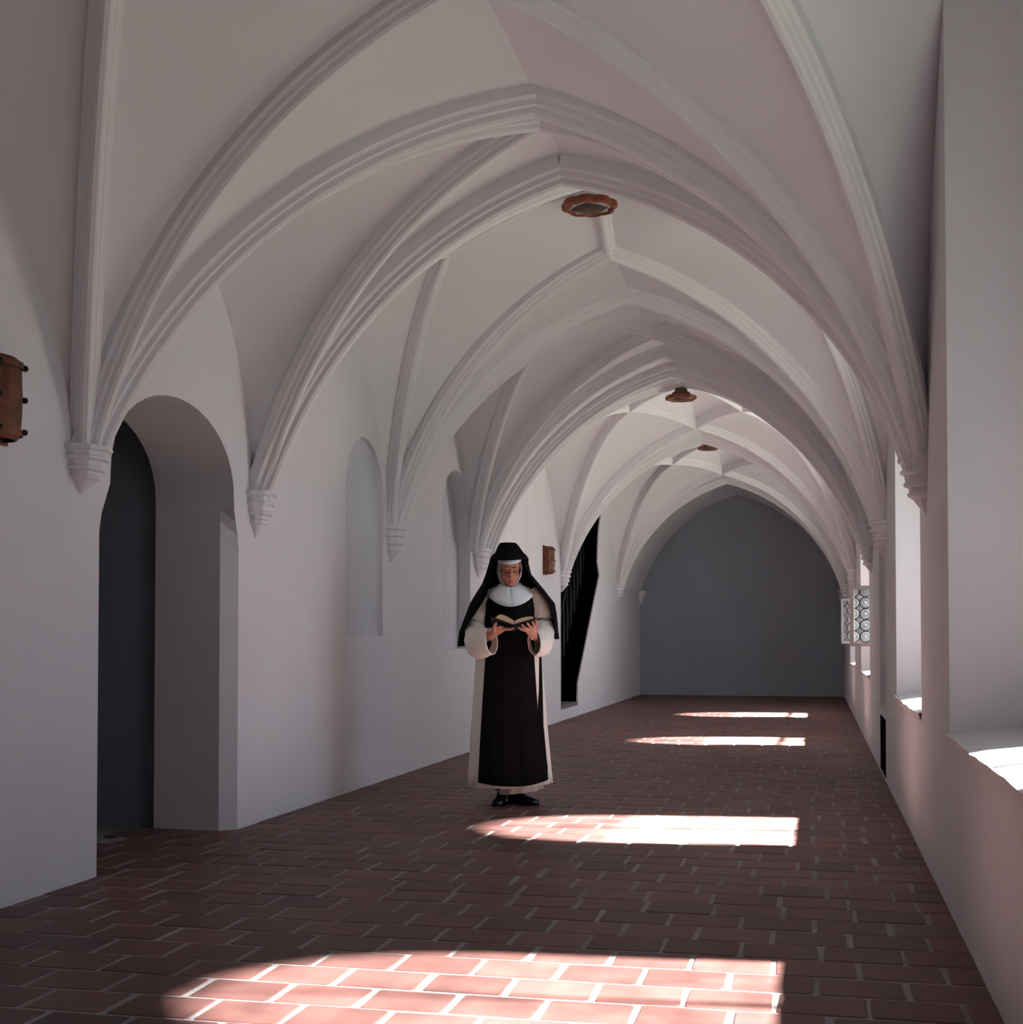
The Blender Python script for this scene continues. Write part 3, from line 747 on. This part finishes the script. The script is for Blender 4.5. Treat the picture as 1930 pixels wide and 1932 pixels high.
# coif, bib, headband
def coif(q):
    n_, m_ = 40, 30; rx, ry, rz = .0765, .102, .118; vs = []; fs = []
    for i in range(1, m_):
        ph = PI*i/m_
        for j in range(n_): vs.append(Vector((rx*math.sin(ph)*math.cos(2*PI*j/n_), ry*math.sin(ph)*math.sin(2*PI*j/n_)+.002, rz*math.cos(ph)-.004)))
    for i in range(m_-2):
        for j in range(n_):
            f = (i*n_+j, i*n_+(j+1) % n_, (i+1)*n_+(j+1) % n_, (i+1)*n_+j); c_ = sum((vs[k] for k in f), Vector())/4
            if c_.y < 0 and (c_.x/.0655)**2+((c_.z-.006)/.104)**2 < 1: continue
            fs.append(f)
    # pull rim vertices on to a clean oval
    for v in vs:
        if v.y < 0:
            k = math.sqrt((v.x/.0655)**2+((v.z-.006)/.104)**2)
            if .88 < k < 1.12: s_ = 1/k; v.x *= s_; v.z = (v.z-.006)*s_+.006
    q.add(vs, fs)
o = sub(coif, HM).build('coif', 'linen', nun, True, 60); modapply(o, ('SOLIDIFY', dict(thickness=.003, offset=1)))
rings = []
for t, k_ in ((0, 0), (.12, .02), (.3, .10), (.55, .30), (.8, .62), (1, 1)):
    ring = []
    for j in range(64):
        a = 2*PI*j/64; fr = max(0, -math.sin(a)); bk = max(0, math.sin(a)); sd_ = abs(math.cos(a))
        r0x, r0y = .056, .056; r1x, r1y = .156, .150
        zE = V(1145)*fr**1.6 + V(1117)*(1-fr**1.6) + .03*bk
        z0 = V(1104)+.006*sd_-.014*fr
        x = U(962)+(r0x+(r1x-r0x)*t)*math.cos(a)+.003*t; y = -.045+.03*t+(r0y+(r1y-r0y)*t)*math.sin(a)
        z = z0+(zE-z0)*(.45*t+.55*t*t) + .004*math.sin(5*a+1)*t*(1-t)*2
        if abs(a-1.5*PI) < .06: y += .006*(1-t)+.003
        ring.append(Vector((x, y, z)))
    rings.append(ring)
o = MB().loft(rings, False).build('bib', 'linen', nun, True, 60); modapply(o, ('SOLIDIFY', dict(thickness=.003)))
def fry(x): return -.152+ .062*((x-U(961))/(U(984)-U(961)))**2
rows = []
for k in range(21):
    t = -1+k/10; px_ = 961+23.5*t; top = 1056.0+4.6*(1-t*t)-(2.8*t if t > 0 else -.2*t)
    x = U(px_); rows.append([Vector((x, fry(x)+.010*(1-q_), V(top+q_*5.6))) for q_ in (-.8, 0, .5, 1)])
o = MB().grid(rows).build('headband', 'linen', nun, True, 60); modapply(o, ('SOLIDIFY', dict(thickness=.003)))
# veil: crown and drape
vb = MB(); crown = []
for py, l, r, yf, yb_, dz in ((1025.0, 948, 970, -.085, .045, 0), (1024.6, 943, 974, -.100, .060, 0), (1030, 939.5, 979, -.118, .075, 0), (1043, 934, 988, -.142, .09, 0), (1051, 927, 994, -.156, .10, .5), (1059, 923.5, 997.5, -.163, .105, 1)):
    ring = []
    for j in range(48):
        a = 2*PI*j/48; x = U((l+r)/2)+(U(r)-U(l))/2*math.copysign(abs(math.cos(a))**.9, math.cos(a)); s_ = math.sin(a)
        y = (yf+yb_)/2 + (yb_-yf)/2*math.copysign(abs(s_)**(.9 if s_ < 0 else .8), s_)
        z = V(py) + (dz*(.010*abs(math.cos(a))**2+.007*math.cos(a)*(math.cos(a) > 0)) if s_ < 0 else 0) - (dz*.0)
        ring.append(Vector((x, y, z)))
    crown.append(ring)
vb.grid(crown, True); vb.f.append(tuple(range(48)))
rows = []
tabv = [(1046, 930, 944, 990, 978, .03, -.105, .10), (1056, 924, 936, 996, 987, .02, -.110, .115), (1070, 920, 933, 999.5, 992, .01, -.105, .125), (1083, 916, 929, 1002.5, 997, .01, -.10, .13), (1100, 909.5, 924, 1017, 1008, .02, -.105, .135), (1112, 902, 921, 1027, 1018, .02, -.11, .14),
        (1124, 894.5, 917, 1036, 1027, .02, -.115, .145), (1138, 886.5, 910, 1047, 1034, .0, -.125, .15), (1156, 879.5, 898, 1050, 1040, -.01, -.125, .155), (1175, 872.5, 884, 1052, 1046, -.02, -.12, .155), (1192, 866, 875, 1053.5, 1047, .0, -.075, .155), (1212, 863, 873, 1055.5, 1047, .0, -.07, .155)]
for py, l, fl_, r, fr_, ys, yf, yb_ in tabv:
    L_, R__, FL, FR = U(l), U(r), U(fl_), U(fr_); row = []
    cL, cR = Vector((L_, ys, 0)), Vector((R__, ys, 0)); pF, pG = Vector((FL, yf, 0)), Vector((FR, yf, 0))
    for k in range(6):
        t = k/6; m_ = Vector((L_+.0, (ys+yf)/2-.01, 0)); row.append((1-t)**2*pF+2*t*(1-t)*m_+t*t*cL)
    for k in range(17):
        a = PI*k/16; row.append(Vector(((L_+R__)/2-(R__-L_)/2*math.cos(a), ys+(yb_-ys)*math.sin(a)**.8, 0)))
    for k in range(1, 7):
        t = k/6; m_ = Vector((R__, (ys+yf)/2-.01, 0)); row.append((1-t)**2*cR+2*t*(1-t)*m_+t*t*pG)
    for k, p in enumerate(row):
        fz = (p.x-U(960))/(.3); p.z = V(py) + (.022*fz if py > 1200 else 0)
        if py > 1100: p.y += .006*math.sin(k*1.3)*(py-1100)/100
    rows.append(row)
vb.grid(rows)
o = vb.build('veil', 'blackcloth', nun, True, 60); modapply(o, ('SOLIDIFY', dict(thickness=.004, offset=-1)))
# watch at the right-hand wrist
q = MB().tube([Wr+Vector((.008, .030, -.008)), Wr+Vector((.0065, .022, -.006))], .0275, 16, cap=False); wt = q.build('watch_strap', 'frame', nun, True)
MB().ball(Wr+Vector((-.010, -.004, -.012)), (.010, .006, .010)).build('watch_case', 'metal', wt, True)
# the book
BO = Vector((.012, -.23, 1.10))
book = empty('book', Matrix.Translation((NX, NY, 0)) @ Matrix.Rotation(NR, 4, 'Z') @ BO, NR)
tag(book, 'small open book with dark cover held in both hands of the nun', 'book')
def slab(poly, y0=-.300, y1=-.160, dz=-.032):
    n_ = len(poly); vs = [Vector((x, y0, z))-BO for x, z in poly]+[Vector((x, y1, z+dz))-BO for x, z in poly]
    return MB().add(vs, [tuple(range(n_)), tuple(range(n_, 2*n_))]+[(i, (i+1) % n_, n_+(i+1) % n_, n_+i) for i in range(n_)])
slab([(.010, 1.111), (-.098, 1.153), (-.068, 1.172), (-.045, 1.167), (-.02, 1.155), (.005, 1.141), (.016, 1.131)]).build('pages', 'page', book)
slab([(.014, 1.111), (.134, 1.148), (.129, 1.159), (.09, 1.157), (.06, 1.150), (.035, 1.141), (.020, 1.131)]).build('pages', 'page', book)
slab([(.009, 1.105), (-.123, 1.152), (-.124, 1.157), (.008, 1.110)], -.304, -.156, -.034).build('cover', 'cover', book)
slab([(.014, 1.105), (.150, 1.149), (.151, 1.154), (.015, 1.110)], -.304, -.156, -.034).build('cover', 'cover', book)
slab([(.002, 1.103), (.020, 1.103), (.020, 1.112), (.002, 1.112)], -.304, -.156, -.034).build('spine', 'cover', book)
